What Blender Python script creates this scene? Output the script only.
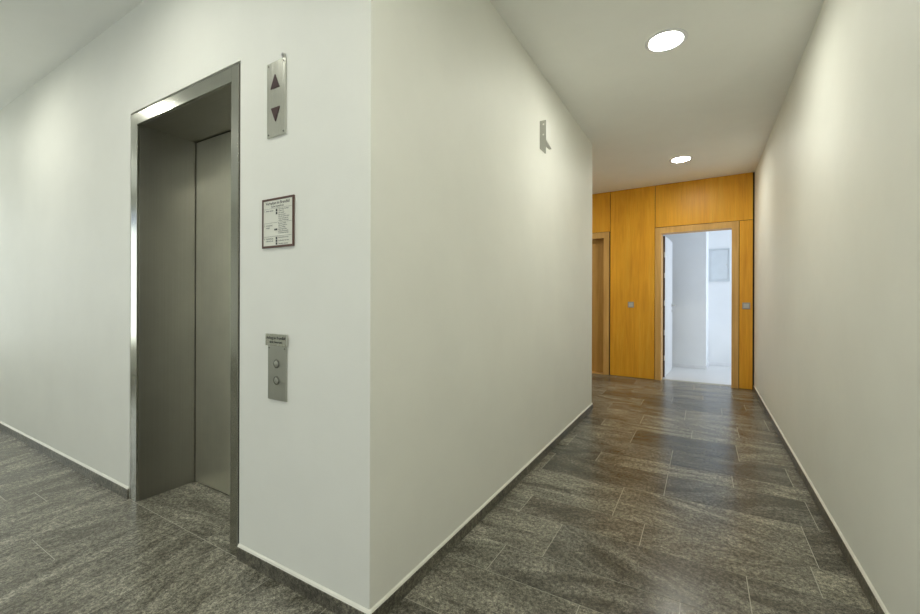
import bpy, bmesh, math, random
from mathutils import Vector, Matrix
random.seed(7)
D = bpy.data
for o in list(D.objects): D.objects.remove(o)
SC = bpy.context.scene
COL = SC.collection
PI = math.pi

# ------------------------------------------------------------------ camera
HCAM = 1.15
cam = D.cameras.new('camera'); camo = D.objects.new('camera', cam); COL.objects.link(camo)
cam.sensor_width = 36; cam.lens = 36*413.8/920; cam.shift_y = -8.9/920
cam.clip_start = 0.02
camo.matrix_world = Matrix.Translation((0, 0, HCAM)) @ Matrix.Rotation(math.radians(30.447), 4, 'Z') @ Matrix.Rotation(PI/2, 4, 'X') @ Matrix.Rotation(0.003, 4, 'Z')
SC.camera = camo

# ------------------------------------------------------------------ world, daylight, exposure
w = D.worlds.new('world'); SC.world = w; w.use_nodes = True
bg = w.node_tree.nodes['Background']; bg.inputs[0].default_value = (0.62, 0.74, 0.95, 1); bg.inputs[1].default_value = 1.0
SC.view_settings.view_transform = 'Standard'; SC.view_settings.look = 'None'
SC.view_settings.exposure = 0.06; SC.view_settings.gamma = 1; SC.view_settings.use_curve_mapping = False
LAMP = 160.0          # emission of the downlight diffusers
LAMPC = (.985, .98, .885)
HALLW = 32           # daylight through the hall window
BACKW = 17           # soft fill light added behind the camera
ROOMW = 46           # daylight through the side room window

H = 2.757; HL = 2.785           # ceiling heights: corridor, lift hall
XC, XR, Y1, YF = -0.997, 0.557, 1.082, 4.404
A = math.radians(3.865)         # the wood-clad end wall stands slightly askew
NE = 6.406
def endpt(s, n, z): return (s*math.cos(A)+n*math.sin(A), -s*math.sin(A)+n*math.cos(A), z)

def area(name, loc, rot, sx, sy, power, col):
    l = D.lights.new(name, 'AREA'); l.shape = 'RECTANGLE'; l.size = sx; l.size_y = sy; l.energy = power; l.color = col
    o = D.objects.new(name, l); COL.objects.link(o); o.location = loc; o.rotation_euler = rot; return o
area('hall_daylight', (-7.75, -0.25, 1.4), (0, -PI/2-.42, 0), 2.0, 2.2, HALLW, (.93, .98, .86))
area('added_back_fill', (-1.7, -3.55, 1.2), (PI/2+.5, 0, 0), 3.8, 2.3, BACKW, (1, 1.0, 0.84))  # unseen fill added behind the camera to even out walls and ceiling
rl = area('side_room_daylight', endpt(1.95, 7.45, 1.5), (0, 0, 0), 1.9, 1.5, ROOMW, (0.80, 0.89, 1.0))
rl.rotation_euler = (0, PI/2, -A)

# ------------------------------------------------------------------ materials
def nt(name):
    m = D.materials.new(name); m.use_nodes = True; t = m.node_tree; return m, t, t.nodes['Principled BSDF']
def link(t, a, b): t.links.new(a, b)
def mapping(t, scale, coord='Object', rot=(0,0,0)):
    tc = t.nodes.new('ShaderNodeTexCoord'); mp = t.nodes.new('ShaderNodeMapping'); mp.inputs['Scale'].default_value = scale
    mp.inputs['Rotation'].default_value = rot
    link(t, tc.outputs[coord], mp.inputs[0]); return mp.outputs[0]
def noise(t, vec, scale, detail=3, rough=.5, dist=0):
    n = t.nodes.new('ShaderNodeTexNoise'); n.inputs['Scale'].default_value = scale; n.inputs['Detail'].default_value = detail
    n.inputs['Roughness'].default_value = rough; n.inputs['Distortion'].default_value = dist
    link(t, vec, n.inputs['Vector']); return n.outputs['Fac']
def ramp(t, fac, stops):
    r = t.nodes.new('ShaderNodeValToRGB'); e = r.color_ramp.elements
    while len(e) < len(stops): e.new(.5)
    for k, (p, c) in enumerate(stops): e[k].position = p; e[k].color = (*c, 1) if len(c) == 3 else c
    link(t, fac, r.inputs[0]); return r.outputs[0]
def bump(t, b, fac, strength, dist):
    n = t.nodes.new('ShaderNodeBump'); n.inputs['Strength'].default_value = strength; n.inputs['Distance'].default_value = dist
    link(t, fac, n.inputs['Height']); link(t, n.outputs[0], b.inputs['Normal']); return n
def mix(t, f, a, b, mode='MIX'):
    m = t.nodes.new('ShaderNodeMix'); m.data_type = 'RGBA'; m.blend_type = mode
    for s, v in ((m.inputs[0], f), (m.inputs[6], a), (m.inputs[7], b)):
        if hasattr(v, 'links'): link(t, v, s)
        else: s.default_value = v if not isinstance(v, tuple) else (*v, 1)
    return m.outputs[2]
def plain(name, col, rough=.5, metal=0, spec=.5, emit=None, es=0):
    m, t, b = nt(name); b.inputs['Base Color'].default_value = (*col, 1); b.inputs['Roughness'].default_value = rough
    b.inputs['Metallic'].default_value = metal; b.inputs['Specular IOR Level'].default_value = spec
    # very faint tonal mottling so that no surface is perfectly flat
    f = noise(t, mapping(t, (1,1,1)), 9, 3)
    c = ramp(t, f, [(.3, tuple(x*.965 for x in col)), (.7, tuple(min(1, x*1.03) for x in col))]); link(t, c, b.inputs['Base Color'])
    if emit: b.inputs['Emission Color'].default_value = (*emit, 1); b.inputs['Emission Strength'].default_value = es
    return m
def paint(name, col, bs=.25, rough=.55, spec=.28):
    m, t, b = nt(name); v = mapping(t, (1,1,1))
    f = noise(t, v, 2.3, 5, .6)
    c = ramp(t, f, [(.3, tuple(x*.975 for x in col)), (.7, tuple(min(1, x*1.02) for x in col))]); link(t, c, b.inputs['Base Color'])
    b.inputs['Roughness'].default_value = rough; b.inputs['Specular IOR Level'].default_value = spec
    bump(t, b, noise(t, v, 170, 3, .6), bs, .002); return m
M = {}
M['wall'] = paint('wall_paint', (.865, .865, .79))
M['ceil'] = paint('ceiling_paint', (.97, .975, .93), .1, .8, .1)
M['roomwall'] = paint('side_room_paint', (.86, .875, .88), .1, .6, .2)
M['seal'] = plain('sealant', (.80, .79, .70), .5)
M['white'] = plain('white_lacquer', (.82, .83, .84), .35)
M['cabinet'] = plain('grey_white_enamel', (.66, .70, .72), .4)
M['dark'] = plain('dark_gap', (.02, .02, .018), .8)
M['grout'] = plain('grout', (.40, .385, .315), .8)
M['chrome'] = plain('satin_metal', (.62, .61, .58), .3, 1)
M['galv'] = plain('grey_bracket_metal', (.50, .50, .46), .45, .6)
M['brackwhite'] = plain('white_lit_metal', (.86, .86, .80), .4)  # same bracket metal, whitened to carry the light on its outer flange
M['switch'] = plain('grey_switch_plastic', (.36, .36, .34), .4)
M['rocker'] = plain('light_grey_rocker', (.52, .52, .49), .35)
M['glass'] = None
M['ink'] = plain('black_ink', (.03, .035, .03), .6)
M['paper'] = plain('sign_paper', (.80, .80, .70), .35)
M['signframe'] = plain('brown_red_frame', (.10, .045, .03), .4)
M['triangle'] = plain('dark_red_lens', (.055, .022, .022), .3)
M['refl'] = plain('reflector', (.85, .84, .80), .3)
M['lamp'] = plain('lamp_diffuser', (.9, .9, .9), .5, emit=LAMPC, es=LAMP)
M['lamp_dim'] = plain('lamp_diffuser_dim', (.9, .9, .9), .5, emit=LAMPC, es=LAMP*.68)
M['hinge_edge'] = plain('brown_door_edge', (.10, .055, .03), .5)

def glassm():
    m, t, b = nt('window_glass'); o = t.nodes['Material Output']
    tr = t.nodes.new('ShaderNodeBsdfTransparent'); gl = t.nodes.new('ShaderNodeBsdfGlossy'); gl.inputs['Roughness'].default_value = .02
    mx = t.nodes.new('ShaderNodeMixShader'); mx.inputs[0].default_value = .06
    link(t, tr.outputs[0], mx.inputs[1]); link(t, gl.outputs[0], mx.inputs[2]); link(t, mx.outputs[0], o.inputs[0]); return m
M['glass'] = glassm()

def steel(name, col, rough, stretch=(220, 220, 1.2), var=.12):
    m, t, b = nt(name); v = mapping(t, stretch)
    f = noise(t, v, 1.0, 4, .6)
    f2 = noise(t, mapping(t, (1,1,1)), 3.0, 4, .6)
    c = ramp(t, f, [(.25, tuple(x*(1-var) for x in col)), (.75, tuple(x*(1+var) for x in col))])
    c2 = ramp(t, f2, [(.3, (.90, .90, .90)), (.7, (1, 1, 1))])
    link(t, mix(t, 1.0, c, c2, 'MULTIPLY'), b.inputs['Base Color'])
    r = t.nodes.new('ShaderNodeMapRange'); r.inputs[3].default_value = rough*.85; r.inputs[4].default_value = rough*1.2
    link(t, f, r.inputs[0]); link(t, r.outputs[0], b.inputs['Roughness'])
    b.inputs['Metallic'].default_value = 1
    bump(t, b, f, .06, .001); return m
M['steel'] = steel('brushed_steel', (.38, .37, .33), .34, var=.06)
M['steel_h'] = steel('brushed_steel_cross', (.42, .41, .36), .34, (1.2, 220, 220))
M['steeldoor'] = steel('brushed_steel_door', (.95, .94, .83), .36, var=.05)
M['steelframe'] = steel('brushed_steel_frame', (.50, .50, .45), .18, var=.05)
M['steelplate'] = steel('brushed_steel_plate', (.66, .66, .59), .26, var=.06)
M['panelplate'] = steel('dull_steel_plate', (.50, .50, .44), .40, var=.05)
M['gap_metal'] = plain('recessed_gap_metal', (.16, .16, .13), .5, .3)

def wood(name, c1, c2, c3, rough=.38, fig=1.0):
    m, t, b = nt(name); v = mapping(t, (9, 9, .55))
    n1 = noise(t, v, 1.6, 5, .6, .8)
    n2 = noise(t, mapping(t, (160, 160, 3.5)), 1.0, 3, .6)
    n3 = noise(t, mapping(t, (2.2, 2.2, .8)), 1.2, 3, .5, .5)
    c = ramp(t, n1, [(.28, c1), (.52, c2), (.75, c3)])
    g = ramp(t, n2, [(.35, (.80, .78, .74)), (.6, (1, 1, 1))])
    c = mix(t, .55*fig, c, g, 'MULTIPLY')
    g3 = ramp(t, n3, [(.3, (.84, .80, .74)), (.7, (1.0, 1.0, 1.0))])
    c = mix(t, .8, c, g3, 'MULTIPLY')
    link(t, c, b.inputs['Base Color']); b.inputs['Roughness'].default_value = rough
    b.inputs['Specular IOR Level'].default_value = .3
    bump(t, b, n2, .05, .001); return m
M['wood'] = wood('orange_beech_veneer', (.80, .355, .024), (.93, .455, .034), (.97, .54, .058))
M['woodframe'] = wood('tan_beech_frame', (.68, .39, .12), (.78, .47, .155), (.85, .54, .20), .42)
M['wooddoor'] = wood('light_beech_door', (.52, .29, .07), (.60, .35, .10), (.66, .40, .13), .4)

def stone(name, dark, mid, light, coord='UV', sc=1.0, rough=.23, tone=True):
    m, t, b = nt(name)
    v = mapping(t, (sc, sc, sc), coord)
    vs = mapping(t, (sc*.9, sc*4.2, sc), coord)
    big = noise(t, vs, 1.3, 7, .66, 1.6)               # drifting bands along the length of the tile
    mid_n = noise(t, mapping(t, (sc*1.0, sc*2.0, sc), coord), 5, 7, .72, .8)
    sp = noise(t, v, 60, 5, .8)                         # grain
    sp2 = noise(t, v, 190, 3, .8)
    c = ramp(t, big, [(.38, dark), (.5, mid), (.62, light)])
    c = mix(t, .45, c, ramp(t, mid_n, [(.38, dark), (.5, mid), (.62, light)]))
    c = mix(t, .9, c, ramp(t, sp, [(.40, (.42, .42, .41)), (.5, (1, 1, 1)), (.60, (1.75, 1.73, 1.68))]), 'MULTIPLY')
    c = mix(t, .7, c, ramp(t, sp2, [(.40, (.48, .48, .47)), (.5, (1, 1, 1)), (.60, (1.7, 1.7, 1.65))]), 'MULTIPLY')
    if tone:
        at = t.nodes.new('ShaderNodeAttribute'); at.attribute_name = 'tone'
        c = mix(t, 1.0, c, at.outputs['Color'], 'MULTIPLY')
    link(t, c, b.inputs['Base Color'])
    r = t.nodes.new('ShaderNodeMapRange'); r.inputs[3].default_value = rough*.8; r.inputs[4].default_value = rough*1.35
    link(t, mid_n, r.inputs[0]); link(t, r.outputs[0], b.inputs['Roughness'])
    b.inputs['Specular IOR Level'].default_value = .38
    add = t.nodes.new('ShaderNodeMath'); add.operation = 'ADD'; link(t, sp, add.inputs[0]); link(t, big, add.inputs[1])
    bump(t, b, add.outputs[0], .12, .0012); return m
M['stone'] = stone('grey_brown_stone_tile', (.088, .083, .064), (.162, .154, .124), (.32, .305, .252))
M['skirt'] = stone('grey_stone_skirting', (.075, .070, .055), (.12, .112, .088), (.19, .18, .145), 'Object', 1.0, .35, False)
M['roomfloor'] = paint('pale_grey_floor', (.68, .685, .68), .05, .3, .4)

# ------------------------------------------------------------------ mesh helpers
BASE = {}
class MB:
    def __init__(s): s.bm = bmesh.new()
    def box(s, x0, x1, y0, y1, z0, z1, bev=0):
        x0, x1 = min(x0,x1), max(x0,x1); y0, y1 = min(y0,y1), max(y0,y1); z0, z1 = min(z0,z1), max(z0,z1)
        vs = [s.bm.verts.new(p) for p in ((x0,y0,z0),(x1,y0,z0),(x1,y1,z0),(x0,y1,z0),(x0,y0,z1),(x1,y0,z1),(x1,y1,z1),(x0,y1,z1))]
        fs = [s.bm.faces.new([vs[i] for i in q]) for q in ((0,3,2,1),(4,5,6,7),(0,1,5,4),(1,2,6,5),(2,3,7,6),(3,0,4,7))]
        if bev:
            es = list({e for f in fs for e in f.edges})
            bmesh.ops.bevel(s.bm, geom=es, offset=bev, segments=2, affect='EDGES', profile=.6)
        return s
    def prism(s, pts, d):          # pts: planar loop, d: extrusion vector
        a = [s.bm.verts.new(p) for p in pts]; b = [s.bm.verts.new(Vector(p)+Vector(d)) for p in pts]
        n = len(pts); s.bm.faces.new(a); s.bm.faces.new(list(reversed(b)))
        for i in range(n): s.bm.faces.new((a[i], b[i], b[(i+1)%n], a[(i+1)%n]))
        bmesh.ops.recalc_face_normals(s.bm, faces=s.bm.faces[:]); return s
    def lathe(s, prof, c, axis='Z', seg=40, close=False):
        # prof: list of (radius, offset along axis)
        def P(r, h, t):
            u, v = r*math.cos(t), r*math.sin(t)
            return {'Z': (c[0]+u, c[1]+v, c[2]+h), 'Y': (c[0]+u, c[1]+h, c[2]+v), 'X': (c[0]+h, c[1]+u, c[2]+v)}[axis]
        rings = []
        for r, h in prof:
            rings.append([s.bm.verts.new(P(r, h, 2*PI*k/seg)) for k in range(seg)] if r > 1e-6 else [s.bm.verts.new(P(0, h, 0))])
        for a, b in zip(rings, rings[1:]):
            for k in range(seg):
                k2 = (k+1) % seg
                if len(a) == 1: s.bm.faces.new((a[0], b[k], b[k2]))
                elif len(b) == 1: s.bm.faces.new((a[k], b[0], a[k2]))
                else: s.bm.faces.new((a[k], b[k], b[k2], a[k2]))
        bmesh.ops.recalc_face_normals(s.bm, faces=s.bm.faces[:]); return s
def props(o, label=None, cat=None, group=None, kind=None):
    for k, v in (('label', label), ('category', cat), ('group', group), ('kind', kind)):
        if v: o[k] = v
    return o
def frame(base, rotz):
    c, s = math.cos(rotz), math.sin(rotz)
    return (base[0]*c-base[1]*s, base[0]*s+base[1]*c, base[2])
def obj(name, mb, mat, parent=None, base=(0,0,0), rotz=0, smooth=False, **kw):
    """one mesh object; vertices are given in the frame's coordinates, base is where its origin goes"""
    if parent is not None: base = BASE[parent.name]; 
    for v in mb.bm.verts: v.co -= Vector(base)
    me = D.meshes.new(name); mb.bm.to_mesh(me); mb.bm.free()
    if smooth:
        for p in me.polygons: p.use_smooth = True
        me.set_sharp_from_angle(angle=math.radians(35)) if hasattr(me, 'set_sharp_from_angle') else None
    o = D.objects.new(name, me); COL.objects.link(o); me.materials.append(mat)
    if parent is not None: o.parent = parent
    else: o.location = frame(base, rotz); o.rotation_euler = (0, 0, rotz)
    BASE[o.name] = base
    return props(o, **kw)
def thing(name, base, rotz=0, **kw):
    o = D.objects.new(name, None); COL.objects.link(o); o.empty_display_size = .05
    o.location = frame(base, rotz); o.rotation_euler = (0, 0, rotz); BASE[o.name] = base
    return props(o, **kw)
def struct(name, mb, mat, label, cat, base=(0,0,0), rotz=0): return obj(name, mb, mat, base=base, rotz=rotz, label=label, cat=cat, kind='structure')
def text_mb(mb, lines, Mx):
    """lines: (string, x, y, size, align); text plane xy mapped by matrix Mx"""
    for st, x, y, size, al in lines:
        c = D.curves.new('txt', 'FONT'); c.body = st; c.size = size; c.align_x = al; c.resolution_u = 2; c.offset = size*.012
        o = D.objects.new('txt', c); COL.objects.link(o)
        dg = bpy.context.evaluated_depsgraph_get(); dg.update()
        me = D.meshes.new_from_object(o.evaluated_get(dg))
        me.transform(Mx @ Matrix.Translation((x, y, 0))); mb.bm.from_mesh(me)
        D.objects.remove(o); D.curves.remove(c); D.meshes.remove(me)
    return mb

# ------------------------------------------------------------------ floor
TILE_BM = bmesh.new(); uvl = TILE_BM.loops.layers.uv.new('UVMap'); tonel = TILE_BM.loops.layers.color.new('tone')
def tile(x0, x1, y0, y1, along, tone=None, g=.0016):
    x0 += g; x1 -= g; y0 += g; y1 -= g
    if x1-x0 < .01 or y1-y0 < .01: return
    vs = [TILE_BM.verts.new(p) for p in ((x0,y0,0),(x1,y0,0),(x1,y1,0),(x0,y1,0))]
    lo = [TILE_BM.verts.new((v.co.x, v.co.y, -.004)) for v in vs]
    fs = [TILE_BM.faces.new(vs)]+[TILE_BM.faces.new((lo[i], lo[(i+1)%4], vs[(i+1)%4], vs[i])) for i in range(4)]
    ou, ov = random.uniform(0, 60), random.uniform(0, 60); a = random.uniform(-.45, .45)
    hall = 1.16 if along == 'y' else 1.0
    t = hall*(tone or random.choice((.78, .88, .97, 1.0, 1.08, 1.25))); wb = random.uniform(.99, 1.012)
    for f in fs:
        for l in f.loops:
            p, q = (l.vert.co.x-x0, l.vert.co.y-y0) if along == 'x' else (l.vert.co.y-y0, l.vert.co.x-x0)
            l[uvl].uv = (ou+p*math.cos(a)-q*math.sin(a), ov+p*math.sin(a)+q*math.cos(a)); l[tonel] = (t*wb, t, t/wb, 1)
def row(y0, y1, xa, xb, joints=(), tones=None):
    js = sorted(joints); 
    x = js[0] if js else random.uniform(-.9, .1); left = []
    while x > xa: x -= random.choice((.6, .75, .75, .9)); left.append(max(x, xa))
    x = js[-1] if js else (left and left[0] or xa)
    js2 = sorted(set(left+js)); x = js2[-1]
    while x < xb: x += random.choice((.6, .75, .75, .9)); js2.append(min(x, xb))
    js2 = sorted(set(js2)); k = 0
    for a, b in zip(js2, js2[1:]):
        tn = None
        if tones and any(abs(a-t[0]) < .02 for t in tones): tn = [t[1] for t in tones if abs(a-t[0]) < .02][0]
        tile(a, b, y0, y1, 'x', tn)
rows = [(-3.2,-2.9),(-2.9,-2.5),(-2.5,-2.3),(-2.3,-2.0),(-2.0,-1.7),(-1.7,-1.3),(-1.3,-1.1),(-1.1,-.8),(-.8,-.5),(-.5,-.3),(-.3,0),(0,.3),(.3,.66),(.66,.97),
 (.97,1.265),(1.265,1.568,),(1.568,1.775,[-.79,-.072]),(1.775,2.085,[-.615,.157]),(2.085,2.30,[-.254,.40],[(-.254,1.18),(.4,1.0)]),
 (2.30,2.69,[-1.16,-.413,.43],[(-1.16,1.5),(-.413,1.05)]),(2.69,3.015,[-.94,-.196,.50],[(-.196,.8)]),(3.015,3.215,[-.655,.163],[(-.655,1.15)]),
 (3.215,3.53,[-.92,-.196,.48]),(3.53,3.90,[-.50,.223],[(-.5,.72),(.223,1.35)]),(3.90,4.12,[-.80,-.08]),(4.12,4.47,[-.5,.262],[(-.5,1.3)]),
 (4.47,4.87,[-.86,-.15,.50],[(-.15,1.35)]),(4.87,5.16,[-.58,.165]),(5.16,5.45,[-.3,.385]),(5.45,5.69,[-.75,.0],[(-.75,1.3)]),(5.69,6.0,[-.45,.3]),(6.0,6.3,[-.8,-.1]),(6.3,6.7,[-.5,.2])]
for r in rows:
    row(r[0], r[1], XC if r[1] <= YF+.2 else -3.5, .57, list(r[2]) if len(r) > 2 else (), r[3] if len(r) > 3 else None)
cols = [-7.5,-7.2,-6.8,-6.5,-6.2,-5.8,-5.5,-5.3,-4.9,-4.6,-4.3,-3.9,-3.7,-3.38,-3.18,-2.74,-2.445,-2.24,-1.92,-1.527,-1.20,XC]
cj = {-2.74:[.665,-.2], -3.18:[.1], -2.445:[.30], -1.92:[.55], -1.527:[.2], -2.24:[-.1], -1.20:[.75]}
for a, b in zip(cols, cols[1:]):
    js = [1.079]+cj.get(a, [random.uniform(.2, 1)])
    while js[-1] > -3.2: js.append(js[-1]-random.choice((.6, .75, .9)))
    js = sorted(js)
    for p, q in zip(js, js[1:]): tile(a, b, max(p, -3.2), q, 'y', {-2.24: 1.18, -2.445: .93, -2.74: .95}.get(a))
tile(-2.75, -2.04, 1.079, 1.42, 'x', 1.08); tile(-2.04, -1.81, 1.079, 1.42, 'x', 1.0)
nrm = Vector((math.sin(A), math.cos(A), 0))
bmesh.ops.bisect_plane(TILE_BM, geom=TILE_BM.verts[:]+TILE_BM.edges[:]+TILE_BM.faces[:], plane_co=nrm*6.487, plane_no=nrm, clear_outer=True)
mb = MB(); mb.bm.free(); mb.bm = TILE_BM
fl = struct('floor', mb, M['stone'], 'grey-brown stone tile floor in strips of mixed widths', 'floor')
mb = MB().box(-7.5, XR, -3.2, 1.45, -.05, -.0008).box(-4, XR, 1.45, 6.6, -.05, -.0008)
g = obj('grout', mb, M['grout'], fl)
mb = MB().box(-1.45, 1.65, 6.487, 8.6, -.05, -.001)
struct('floor_side_room', mb, M['roomfloor'], 'pale floor of the bright room beyond the open doorway', 'floor', rotz=-A)

# ------------------------------------------------------------------ walls
T = .12
FX0, FX1, FZ = -2.808, -1.776, 2.184       # lift frame outer edges
g = .013
mb = MB().box(-7.5, FX0-g, Y1, Y1+T, 0, 2.9).box(FX1+g, XC, Y1, Y1+T, 0, 2.9).box(FX0-g, FX1+g, Y1, Y1+T, FZ+g, 2.9)
struct('wall_lift', mb, M['wall'], 'off-white plastered wall around the steel lift entrance', 'wall')
struct('wall_corridor_left', MB().box(XC-T, XC, Y1+T, YF, 0, 2.9), M['wall'], 'off-white corridor wall running back from the projecting corner', 'wall')
struct('wall_corridor_return', MB().box(-3.5, XC-T, YF-T, YF, 0, 2.9), M['wall'], 'off-white wall returning left at the far end of the block', 'wall')
struct('wall_side_passage', MB().box(-3.62, -3.5, YF-T, 6.8, 0, 2.9), M['wall'], 'off-white wall closing the passage left of the wood panelling', 'wall')
struct('wall_right', MB().box(XR, XR+T, -3.22, 6.52, 0, 2.9), M['wall'], 'long off-white wall along the right side of the corridor', 'wall')
struct('wall_back', MB().box(-7.5, -3.6, -3.22, -3.1, 0, 2.9).box(.2, XR+T, -3.22, -3.1, 0, 2.9).box(-3.6, .2, -3.22, -3.1, 2.5, 2.9).box(-3.6, .2, -3.22, -3.1, 0, .1), M['wall'], 'off-white wall behind the camera with an opening added for fill light', 'wall')
mb = MB().box(-7.62, -7.5, -3.22, -1.35, 0, 2.9).box(-7.62, -7.5, .85, Y1+T, 0, 2.9).box(-7.62, -7.5, -1.35, .85, 0, .5).box(-7.62, -7.5, -1.35, .85, 2.5, 2.9)
struct('wall_hall_end', mb, M['wall'], 'off-white end wall of the lift hall with a large window', 'wall')

# ceiling with round cut-outs for the downlights
LR = .113
LIGHTS = [(-.205, 2.87, H), (-.226, 5.405, H), (-.20, .33, H), (-2.15, .33, HL), (-4.10, .33, HL), (-6.05, .33, HL), (-2.95, -1.6, HL), (-.2, -2.2, H), (-2.5, 5.405, H)]  # the last three downlights are unseen, added for their light
def slab_with_holes(mb, x0, x1, y0, y1, z, lights):
    bm = mb.bm; es = []
    def loop(pts):
        vs = [bm.verts.new(p) for p in pts]
        for i in range(len(vs)): es.append(bm.edges.new((vs[i], vs[(i+1)%len(vs)])))
        return vs
    loop([(x0,y0,z),(x1,y0,z),(x1,y1,z),(x0,y1,z)])
    for (lx, ly, lz) in lights:
        if x0 < lx < x1 and y0 < ly < y1: loop([(lx+LR*math.cos(2*PI*k/40), ly+LR*math.sin(2*PI*k/40), z) for k in range(40)])
    r = bmesh.ops.triangle_fill(bm, edges=es, use_beauty=True, use_dissolve=False, normal=(0,0,-1))
mb = MB()
slab_with_holes(mb, XC, XR, -3.2, 6.6, H, LIGHTS)
slab_with_holes(mb, -3.5, XC, YF-T, 6.75, H, LIGHTS)
slab_with_holes(mb, -7.5, XC, -3.2, Y1, HL, LIGHTS)
mb.box(XC-.002, XC+.0, -3.2, Y1, H, HL)
mb.box(-7.62, XR+T, -3.22, 6.9, 2.93, 2.97)
struct('ceiling', mb, M['ceil'], 'plain off-white ceiling with recessed round downlights', 'ceiling')

FIRST = {}
def downlight(x, y, z, label, lm='lamp'):
    first = FIRST.setdefault(lm, [None])
    if first[0]:
        r = first[0].copy(); COL.objects.link(r); r.location = (x, y, z); r['label'] = label
        for ch in first[0].children:
            c = ch.copy(); COL.objects.link(c); c.parent = r
        return r
    t = thing('ceiling_downlight', (x, y, z), label=label, cat='light', group='recessed ceiling downlights')
    obj('trim_ring', MB().lathe([(.094, .006), (.094, -.002), (.100, -.006), (.118, -.004), (.122, 0), (.122, .0005)], (x,y,z)), M['white'], t, smooth=True)
    obj('reflector', MB().lathe([(.1005, .0), (.097, .034), (.112, .060), (.112, .001)], (x,y,z)), M['refl'], t, smooth=True)
    obj('diffuser', MB().lathe([(0, -.004), (.05, -.002), (.080, .004), (.091, .010), (.091, .036), (0, .036)], (x,y,z)), M[lm], t, smooth=True)
    first[0] = t; return t
LL = ['larger-looking round downlight, the nearer of the two above the corridor', 'round downlight above the corridor just before the wood panelling',
 'round downlight over the meeting of corridor and lift hall, behind the view', 'round downlight in the lift hall directly in front of the steel entrance', 'round downlight in the lift hall left of the steel entrance',
 'round downlight at the window end of the lift hall', 'added unseen back-row downlight opposite the steel lift entrance', 'added unseen round downlight by the added glazing behind the view', 'added unseen round downlight in the passage behind the corridor block']
for (x, y, z), l in zip(LIGHTS, LL): downlight(x, y, z, l, 'lamp_dim' if z == HL or y < 0 else 'lamp')

# ------------------------------------------------------------------ skirting with white sealant bead
def skirt(name, p0, p1, side, label, rotz=0, mat='skirt', hh=.055, bead=True, th=.011):
    """p0->p1 along the wall foot, side = unit normal pointing into the room"""
    (x0, y0), (x1, y1) = p0, p1; nx, ny = side
    mb = MB(); mb.prism([(x0,y0,0),(x0+nx*th,y0+ny*th,0),(x0+nx*th,y0+ny*th,hh-.001),(x0+nx*(th-.001),y0+ny*(th-.001),hh),(x0,y0,hh)], (x1-x0, y1-y0, 0))
    o = obj(name, mb, M[mat], base=((x0+x1)/2, (y0+y1)/2, 0), rotz=rotz, label=label, cat='skirting', kind='structure')
    if bead:
        b = MB(); b.prism([(x0,y0,hh),(x0+nx*(th-.002),y0+ny*(th-.002),hh),(x0+nx*(th-.005),y0+ny*(th-.005),hh+.006),(x0+nx*.001,y0+ny*.001,hh+.010),(x0,y0,hh+.010)], (x1-x0, y1-y0, 0))
        obj('sealant_bead', b, M['seal'], o, label='white sealant bead along the top')
skirt('baseboard_hall', (-7.5, Y1), (FX0-g, Y1), (0,-1), 'grey stone skirting on the wall left of the lift')
skirt('baseboard_lift', (FX1+g, Y1), (XC+.011, Y1), (0,-1), 'short grey stone skirting between lift and projecting corner')
skirt('baseboard_corridor_left', (XC, Y1), (XC, YF+.011), (1,0), 'grey stone skirting along the left corridor wall')
skirt('baseboard_return', (-3.5, YF), (XC, YF), (0,1), 'grey stone skirting round the back of the block')
skirt('baseboard_right', (XR, -3.1), (XR, 6.37), (-1,0), 'grey stone skirting along the right corridor wall')

# ------------------------------------------------------------------ lift entrance
IX0, IX1, IZ, YD = -2.736, -1.830, 2.118, 1.391
t = thing('door_1', ((FX0+FX1)/2, Y1, 0), label='brushed steel lift entrance recessed in the off-white wall', cat='lift door', kind='structure')
YF0 = Y1-.002
mb = MB().box(FX0, IX0, YF0, Y1+.012, 0, FZ, .0015).box(IX1, FX1, YF0, Y1+.012, 0, FZ, .0015)
obj('frame_upright', mb, M['steelframe'], t, label='bright brushed steel uprights of the frame')
obj('frame_head', MB().box(IX0, IX1, YF0, Y1+.012, IZ, FZ, .0015), M['steelframe'], t)
mb = MB().box(FX0-g, FX0, Y1+.011, Y1+.05, 0, FZ+g).box(FX1, FX1+g, Y1+.011, Y1+.05, 0, FZ+g).box(FX0, FX1, Y1+.011, Y1+.05, FZ, FZ+g)
obj('shadow_gap', mb, M['gap_metal'], t, label='dark recessed joint round the frame')
obj('jamb_lining', MB().box(IX0-.03, IX0, Y1+.012, YD+.05, 0, IZ+.03), M['steel'], t)
obj('jamb_lining', MB().box(IX1, IX1+.03, Y1+.012, YD+.05, 0, IZ+.03), M['steel'], t)
obj('head_lining', MB().box(IX0, IX1, Y1+.012, YD+.05, IZ, IZ+.03), M['steel_h'], t)
mid = (IX0+IX1)/2
d = obj('door_panel', MB().box(IX0+.007, mid-.01, YD, YD+.03, .004, IZ-.006, .001), M['steeldoor'], t)
obj('door_panel', MB().box(mid-.03, IX1+.02, YD+.036, YD+.06, .004, IZ-.006, .001), M['steeldoor'], t)
obj('door_gap', MB().box(IX0-.03, IX1+.03, YD+.065, YD+.075, 0, IZ+.03), M['dark'], t)

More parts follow.
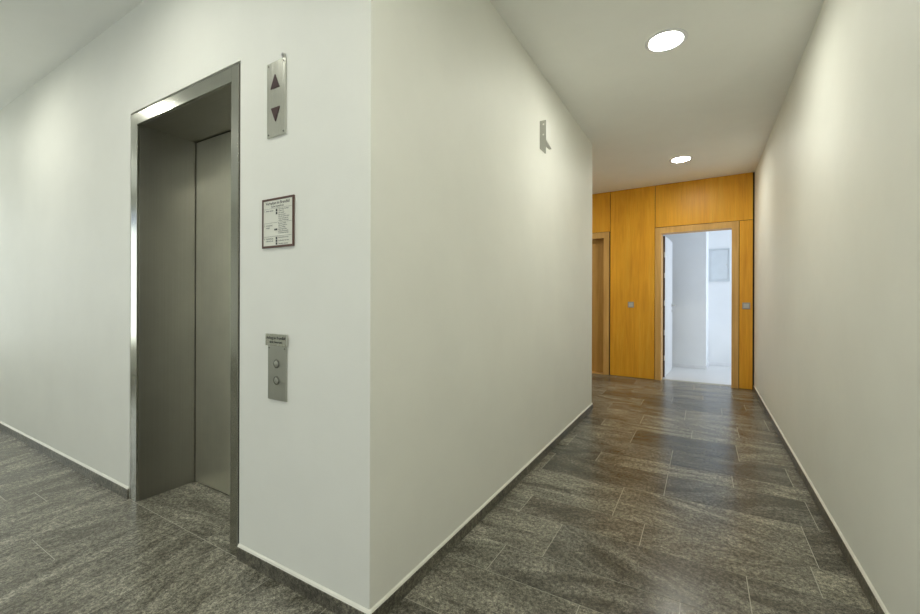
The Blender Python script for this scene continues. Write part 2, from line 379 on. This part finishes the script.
# ------------------------------------------------------------------ direction indicator above, fire notice, call panel
yw = Y1
t = thing('direction_indicator', (-1.508, yw, 1.965), label='tall steel plate with up and down arrow lamps, highest on the lift wall', cat='indicator')
obj('plate', MB().box(-1.567, -1.449, yw-.006, yw, 1.810, 2.118, .002), M['steelplate'], t)
mb = MB().prism([(-1.514, yw-.0085, 2.064), (-1.541, yw-.0085, 2.008), (-1.487, yw-.0085, 2.008)], (0, .004, 0))
obj('up_arrow', mb, M['triangle'], t, label='dark red upward triangle')
mb = MB().prism([(-1.538, yw-.0085, 1.928), (-1.484, yw-.0085, 1.928), (-1.511, yw-.0085, 1.871)], (0, .004, 0))
obj('down_arrow', mb, M['triangle'], t, label='dark red downward triangle')
for sx, sz in ((-1.556, 2.106), (-1.460, 2.106), (-1.556, 1.822), (-1.460, 1.822)):
    obj('screw', MB().lathe([(0, -.0085), (.0025, -.0083), (.0038, -.006)], (sx, yw, sz), 'Y', 12), M['gap_metal'], t)
# small curled cable clip over the top corner
mb = MB().lathe([(.009, -.010), (.010, -.006), (.010, 0), (.004, 0), (.004, -.008), (.009, -.010)], (-1.463, yw, 2.128), 'Y', 16)
obj('corner_clip', mb, M['chrome'], t)

t = thing('fire_notice', (-1.4975, yw, 1.457), label='small framed fire instruction notice in brown-red frame between the steel plates', cat='sign')
x0, x1, z0, z1, fw_ = -1.598, -1.397, 1.355, 1.558, .0085
mb = MB().box(x0, x0+fw_, yw-.0065, yw, z0, z1, .001).box(x1-fw_, x1, yw-.0065, yw, z0, z1, .001).box(x0+fw_, x1-fw_, yw-.0065, yw, z1-fw_, z1, .001).box(x0+fw_, x1-fw_, yw-.0065, yw, z0, z0+fw_, .001)
obj('frame', mb, M['signframe'], t)
bd = obj('notice_board', MB().box(x0+fw_, x1-fw_, yw-.0045, yw, z0+fw_, z1-fw_), M['paper'], t)
W_ = x1-x0; Hh = z1-z0
Mx = Matrix.Translation((x0, yw-.0050, z1)) @ Matrix.Rotation(PI/2, 4, 'X')
L = []
def T_(s, u, v, size, al='LEFT'): L.append((s, u*W_, -v*Hh, size, al))
T_('Verhalten im Brandfall', .5, .125, .0170, 'CENTER'); T_('Ruhe bewahren', .5, .185, .0125, 'CENTER')
T_('1.', .07, .262, .009); T_('Brand melden', .13, .262, .0085)
T_('2.', .07, .560, .009); T_('In Sicherheit', .13, .560, .0085); T_('bringen', .13, .605, .0085)
T_('3.', .07, .830, .009); T_('Löschversuch', .13, .830, .0085); T_('unternehmen', .13, .875, .0085)
for k, s in enumerate(('Feuermelder betätigen', 'Telefon 112', 'Wer meldet?', 'Was ist passiert?', 'Wie viele sind betroffen?', 'Wo ist etwas passiert?', 'Warten auf Rückfragen')): T_(s, .53, .245+k*.038, .0068)
for k, s in enumerate(('Personen warnen', 'Hilflose mitnehmen', 'Türen schließen', 'Fluchtwegen folgen', 'Aufzug nicht benutzen', 'Anweisungen beachten')): T_(s, .53, .535+k*.038, .0068)
for k, s in enumerate(('Feuerlöscher benutzen', 'Löschschlauch benutzen', 'Löschdecke benutzen')): T_(s, .53, .815+k*.062, .0068)
mb = text_mb(MB(), L, Mx)
def qd(u0, v0, u1, v1):
    p = [(x0+u0*W_, yw-.0050, z1-v0*Hh), (x0+u1*W_, yw-.0050, z1-v0*Hh), (x0+u1*W_, yw-.0050, z1-v1*Hh), (x0+u0*W_, yw-.0050, z1-v1*Hh)]
    mb.bm.faces.new([mb.bm.verts.new(q) for q in p])
for v in (.205, .495, .770): qd(.06, v, .94, v+.004)
for v, h_ in ((.225, .05), (.285, .05), (.62, .035), (.79, .045), (.845, .045), (.90, .045)): qd(.445, v, .495, v+h_)
qd(.40, .62, .44, .655)
obj('printing', mb, M['ink'], bd, label='black German fire instructions')

t = thing('call_panel', (-1.4975, yw, .865), label='steel lift call panel with two round buttons below the fire notice', cat='call panel')
obj('plate', MB().box(-1.556, -1.439, yw-.006, yw, .7315, .958, .0015), M['panelplate'], t)
for bz in (.880, .812):
    b = obj('call_button', MB().lathe([(0, -.0092), (.010, -.0092), (.0125, -.0085), (.013, -.006)], (-1.499, yw, bz), 'Y', 24), M['panelplate'], t, smooth=True)
    obj('button_ring', MB().lathe([(.0135, -.006), (.0135, -.0095), (.0175, -.0085), (.0185, -.006)], (-1.499, yw, bz), 'Y', 24), M['gap_metal'], b, smooth=True)
for sx in (-1.547, -1.449):
    obj('screw', MB().lathe([(0, -.0085), (.0025, -.0083), (.0035, -.006)], (sx, yw, .943), 'Y', 12), M['gap_metal'], t)
lb = obj('label_plate', MB().box(-1.568, -1.432, yw-.0095, yw-.005, .953, 1.001, .001), M['steelplate'], t, label='engraved label over the panel')
mb = text_mb(MB(), [('Aufzug im Brandfall', .068, -.021, .0155, 'CENTER'), ('nicht benutzen', .068, -.037, .0135, 'CENTER')], Matrix.Translation((-1.568, yw-.0100, 1.001)) @ Matrix.Rotation(PI/2, 4, 'X'))
obj('lettering', mb, M['ink'], lb, label='black lettering reading Aufzug im Brandfall nicht benutzen')

# ------------------------------------------------------------------ empty sign bracket high on the corridor wall
t = thing('sign_bracket', (XC, 2.85, 2.33), label='small bent metal bracket left high on the left corridor wall', cat='bracket')
mb = MB().prism([(XC, 2.80, 2.400), (XC+.045, 2.80, 2.400), (XC+.045, 2.80, 2.165), (XC+.036, 2.80, 2.165), (XC, 2.80, 2.205)], (0, .003, 0))
fp = obj('fixing_plate', mb, M['galv'], t)
obj('side_flange', MB().box(XC+.042, XC+.045, 2.803, 2.90, 2.265, 2.402), M['brackwhite'], t, label='outer flange coloured white for the light on it')
mb = MB().prism([(XC+.004, 2.803, 2.262), (XC+.045, 2.803, 2.262), (XC+.045, 2.925, 2.236), (XC+.025, 2.925, 2.236)], (0, 0, -.003))
obj('bent_tab', mb, M['galv'], t)
for z in (2.372, 2.300): obj('screw', MB().lathe([(0, -.004), (.005, -.003), (.0065, 0)], (XC+.026, 2.80, z), 'Y', 16), M['brackwhite'], fp)

# ------------------------------------------------------------------ wood-clad end wall (frame coordinates s, n, z turned by -A)
R = -A
SA0, SA1, SB0, SB1 = -1.026, -.036, -2.62, -1.655        # outer edges of the two door frames
ZF = 2.155; E_ = .1105
NB = 6.428
e = .0028
mb = MB().box(-3.95, SB0+e, NB, NB+.14, 0, 2.9).box(SB1-e, SA0+e, NB, NB+.14, 0, 2.9).box(SA1-e, .25, NB, NB+.14, 0, 2.9).box(SB0+e, SB1-e, NB, NB+.14, ZF-e, 2.9).box(SA0+e, SA1-e, NB, NB+.14, ZF-e, 2.9)
struct('wall_end', mb, M['dark'], 'dark backing wall behind the wood panelling', 'wall', rotz=R)
def panel(s0, s1, z0, z1, label):
    g2 = .0035
    obj('wood_panel', MB().box(s0+g2, s1-g2, NE, NB-.002, z0+g2, z1-g2, .001), M['wood'], base=((s0+s1)/2, NE, z0), rotz=R, label=label, cat='wall panel', group='orange beech wall panels')
panel(-3.92, SB0, 0, H, 'wide orange wood panel beyond the left wooden door, hidden by the block')
panel(SB0, SB1+.012, ZF, H, 'orange wood panel above the wooden door at far left')
panel(SB1+.012, SA0, .0, H, 'tall orange wood panel with light switch between the two doorways')
panel(SA0, E_, ZF, H, 'wide orange wood panel above the open doorway')
panel(SA1, E_, .0, ZF, 'narrow orange wood panel with light switch right of the open doorway')
def doorframe(parent, s0, s1, fw2, depth):
    n0 = NE-.004; n1 = n0+depth; g2 = .003; i0, i1, iz = s0+fw2, s1-fw2, ZF-fw2-.006
    f = obj('door_frame', MB().box(s0+g2, i0, n0, n1, .0, iz, .001).box(i1, s1-g2, n0, n1, 0, iz, .001).box(s0+g2, s1-g2, n0, n1, iz, ZF-g2, .001), M['woodframe'], parent, label='tan wooden door frame')
    return i0, i1, iz
t2 = thing('door_2', ((SA0+SA1)/2, NE, 0), R, label='open doorway in the wood panelling with white door swung into the bright room', cat='door', kind='structure')
i0, i1, iz = doorframe(t2, SA0, SA1, .080, .17)
# white leaf swung inwards
c_, s_ = math.cos(A), math.sin(A)
def toend(x, y): return (x*c_-y*s_, x*s_+y*c_)
h0, h1 = toend(-.479, 6.69), toend(-.433, 7.53)
dv = Vector((h1[0]-h0[0], h1[1]-h0[1], 0)).normalized(); nv = Vector((-dv.y, dv.x, 0))     # nv points away from the visible face
def leafbox(a0, a1, b0, b1, z0, z1):   # a along the leaf, b into the thickness
    o = Vector((h0[0], h0[1], 0)); P = [o+dv*a0+nv*b0, o+dv*a1+nv*b0, o+dv*a1+nv*b1, o+dv*a0+nv*b1]
    return [(p.x, p.y, z0) for p in P], (0, 0, z1-z0)
leaf = obj('door_leaf', MB().prism(*leafbox(0.002, .84, 0, .040, .008, 2.062)), M['white'], t2, label='white painted door leaf standing open')
obj('leaf_edge', MB().prism(*leafbox(-.002, .002, .001, .040, .008, 2.062)), M['hinge_edge'], leaf, label='brown hinge edge of the leaf')
for z in (.25, .62, 1.05, 1.45, 1.75): obj('hinge', MB().prism(*leafbox(-.016, -.002, .000, .012, z, z+.075)), M['chrome'], t2)
mb = MB().prism(*leafbox(.765, .790, -.045, 0, 1.034, 1.054)).prism(*leafbox(.665, .795, -.060, -.045, 1.034, 1.054)).prism(*leafbox(.755, .800, -.006, 0, 1.02, 1.068))
obj('door_handle', mb, M['chrome'], leaf)
obj('keyhole_plate', MB().prism(*leafbox(.760, .795, -.005, 0, .935, .975)), M['chrome'], leaf)

t3 = thing('door_3', ((SB0+SB1)/2, NE, 0), R, label='closed wooden door at far left of the panelling, half hidden by the corridor wall', cat='door', kind='structure')
j0, j1, jz = doorframe(t3, SB0, SB1, .083, .16)
lf = obj('door_leaf', MB().box(j0+.002, j1-.002, NE+.105, NE+.145, .012, jz-.002), M['wooddoor'], t3)
obj('threshold', MB().box(j0, j1, NE, NE+.14, -.001, .010), M['woodframe'], t3)
mb = MB().lathe([(.010, 0), (.010, -.045)], (j0+.07, NE+.105, 1.05), 'Y', 16).box(j0+.06, j0+.18, NE+.050, NE+.064, 1.04, 1.06, .003)
obj('door_handle', mb, M['chrome'], lf)

def switch(s, z, label):
    t = thing('light_switch', (s, NE, z), R, label=label, cat='switch', group='square grey light switches')
    obj('switch_plate', MB().box(s-.041, s+.041, NE-.009, NE-.0006, z-.041, z+.041, .003), M['switch'], t)
    obj('rocker', MB().box(s-.028, s+.028, NE-.014, NE-.008, z-.028, z+.028, .002), M['rocker'], t)
switch(-1.345, 1.062, 'square grey light switch on the tall panel left of the open doorway')
switch(.040, 1.062, 'square grey light switch on the narrow panel by the right wall')

# ------------------------------------------------------------------ the bright room beyond
mb = MB().box(-1.45, -.488, 7.83, 8.52, 0, 2.7)
struct('wall_side_room_near', mb, M['roomwall'], 'bluish white projecting wall in the room beyond the doorway', 'wall', rotz=R)
struct('wall_side_room_far', MB().box(-.488, 1.6, 8.40, 8.52, 0, 2.7), M['roomwall'], 'bluish white far wall behind the meter cabinet', 'wall', rotz=R)
struct('wall_side_room_left', MB().box(-1.57, -1.45, NB+.14, 8.52, 0, 2.7), M['roomwall'], 'left wall of the bright room behind the open door leaf', 'wall', rotz=R)
mb = MB().box(1.6, 1.72, NB+.1, 6.68, 0, 2.7).box(1.6, 1.72, 8.25, 8.52, 0, 2.7).box(1.6, 1.72, 6.68, 8.25, 0, .55).box(1.6, 1.72, 6.68, 8.25, 2.5, 2.7)
struct('wall_side_room_right', mb, M['roomwall'], 'right wall of the bright room with its window', 'wall', rotz=R)
struct('wall_side_room_front', MB().box(.25, 1.72, NB, NB+.14, 0, 2.7).box(-1.57,SA0+.0028, NB+.141,NB+.15,0,2.7).box(SA1-.0028,.25,NB+.141,NB+.15,0,2.7).box(SA0+.0028,SA1-.0028,NB+.141,NB+.15,ZF-.0028,2.7), M['roomwall'], 'inner white face of the wall round the doorway', 'wall', rotz=R)
struct('ceiling_side_room', MB().box(-1.57, 1.72, NB+.14, 8.52, 2.6, 2.7), M['roomwall'], 'white ceiling of the bright room', 'ceiling', rotz=R)
skirt('baseboard_side_room_near', (-1.45, 7.83), (-.476, 7.83), (0,-1), 'white skirting at the foot of the projecting room wall', R, 'white', .06, False, .012)
skirt('baseboard_side_room_far', (-.476, 8.40), (1.6, 8.40), (0,-1), 'white skirting at the foot of the far room wall', R, 'white', .06, False, .012)
skirt('baseboard_side_room_edge', (-.488, 7.83), (-.488, 8.40), (1,0), 'white skirting round the edge of the projecting wall', R, 'white', .06, False, .012)
t = thing('meter_cabinet', (-.333, 8.40, 1.73), R, label='flat grey-white meter cabinet on the far wall of the bright room', cat='cabinet')
a0, a1, b0, b1 = -.478, -.185, 1.462, 2.005
obj('cabinet_frame', MB().box(a0-.012, a0+.012, 8.372, 8.40, b0-.012, b1+.012, .002).box(a1-.012, a1+.012, 8.372, 8.40, b0-.012, b1+.012, .002).box(a0+.012, a1-.012, 8.372, 8.40, b1-.012, b1+.012, .002).box(a0+.012, a1-.012, 8.372, 8.40, b0-.012, b0+.012, .002), M['cabinet'], t)
dr = obj('cabinet_door', MB().box(a0+.015, a1-.015, 8.378, 8.398, b0+.015, b1-.015, .002), M['cabinet'], t)
obj('latch', MB().lathe([(0, -.010), (.008, -.009), (.009, 0)], (a1-.035, 8.378, 1.73), 'Y', 16), M['chrome'], dr)

# ------------------------------------------------------------------ windows (beyond the frame, they let the daylight in; the glazed front is added for fill)
def window(name, mk, label, rotz=0):
    t = thing(name, mk['base'], rotz, label=label, cat='window', kind='structure')
    x, y0, y1, z0, z1 = mk['x'], mk['y0'], mk['y1'], mk['z0'], mk['z1']; f = .06; m = (y0+y1)/2
    obj('window_frame', MB().box(x-.03, x+.03, y0, y0+f, z0, z1, .002).box(x-.03, x+.03, y1-f, y1, z0, z1, .002).box(x-.03, x+.03, y0+f, y1-f, z0, z0+f, .002).box(x-.03, x+.03, y0+f, y1-f, z1-f, z1, .002).box(x-.03, x+.03, m-.03, m+.03, z0+f, z1-f, .002), M['white'], t)
    obj('pane', MB().box(x-.004, x+.004, y0+f, m-.03, z0+f, z1-f), M['glass'], t); obj('pane', MB().box(x-.004, x+.004, m+.03, y1-f, z0+f, z1-f), M['glass'], t)
window('window_1', dict(base=(-7.56, -.25, .5), x=-7.56, y0=-1.35, y1=.85, z0=.5, z1=2.5), 'large window at the left end of the lift hall')
window('window_2', dict(base=(1.66, 7.465, .55), x=1.66, y0=6.68, y1=8.25, z0=.55, z1=2.5), 'window lighting the bright room from the right', R)

t = thing('added_window_3', (-1.7, -3.16, .1), label='added glazed front behind the camera, unseen, lets in fill light', cat='window', kind='structure')  # unseen glazing added so the back fill has an opening
mb = MB()
for x in (-3.6, -2.35, -1.08, .14): mb.box(x, x+.06, -3.19, -3.13, .1, 2.5, .002)
mb.box(-3.54, .14, -3.189, -3.131, .1, .16).box(-3.54, .14, -3.189, -3.131, 2.44, 2.5)
obj('window_frame', mb, M['chrome'], t)
for a, b in ((-3.54, -2.35), (-2.29, -1.08), (-1.02, .14)): obj('pane', MB().box(a, b, -3.164, -3.156, .16, 2.44), M['glass'], t)
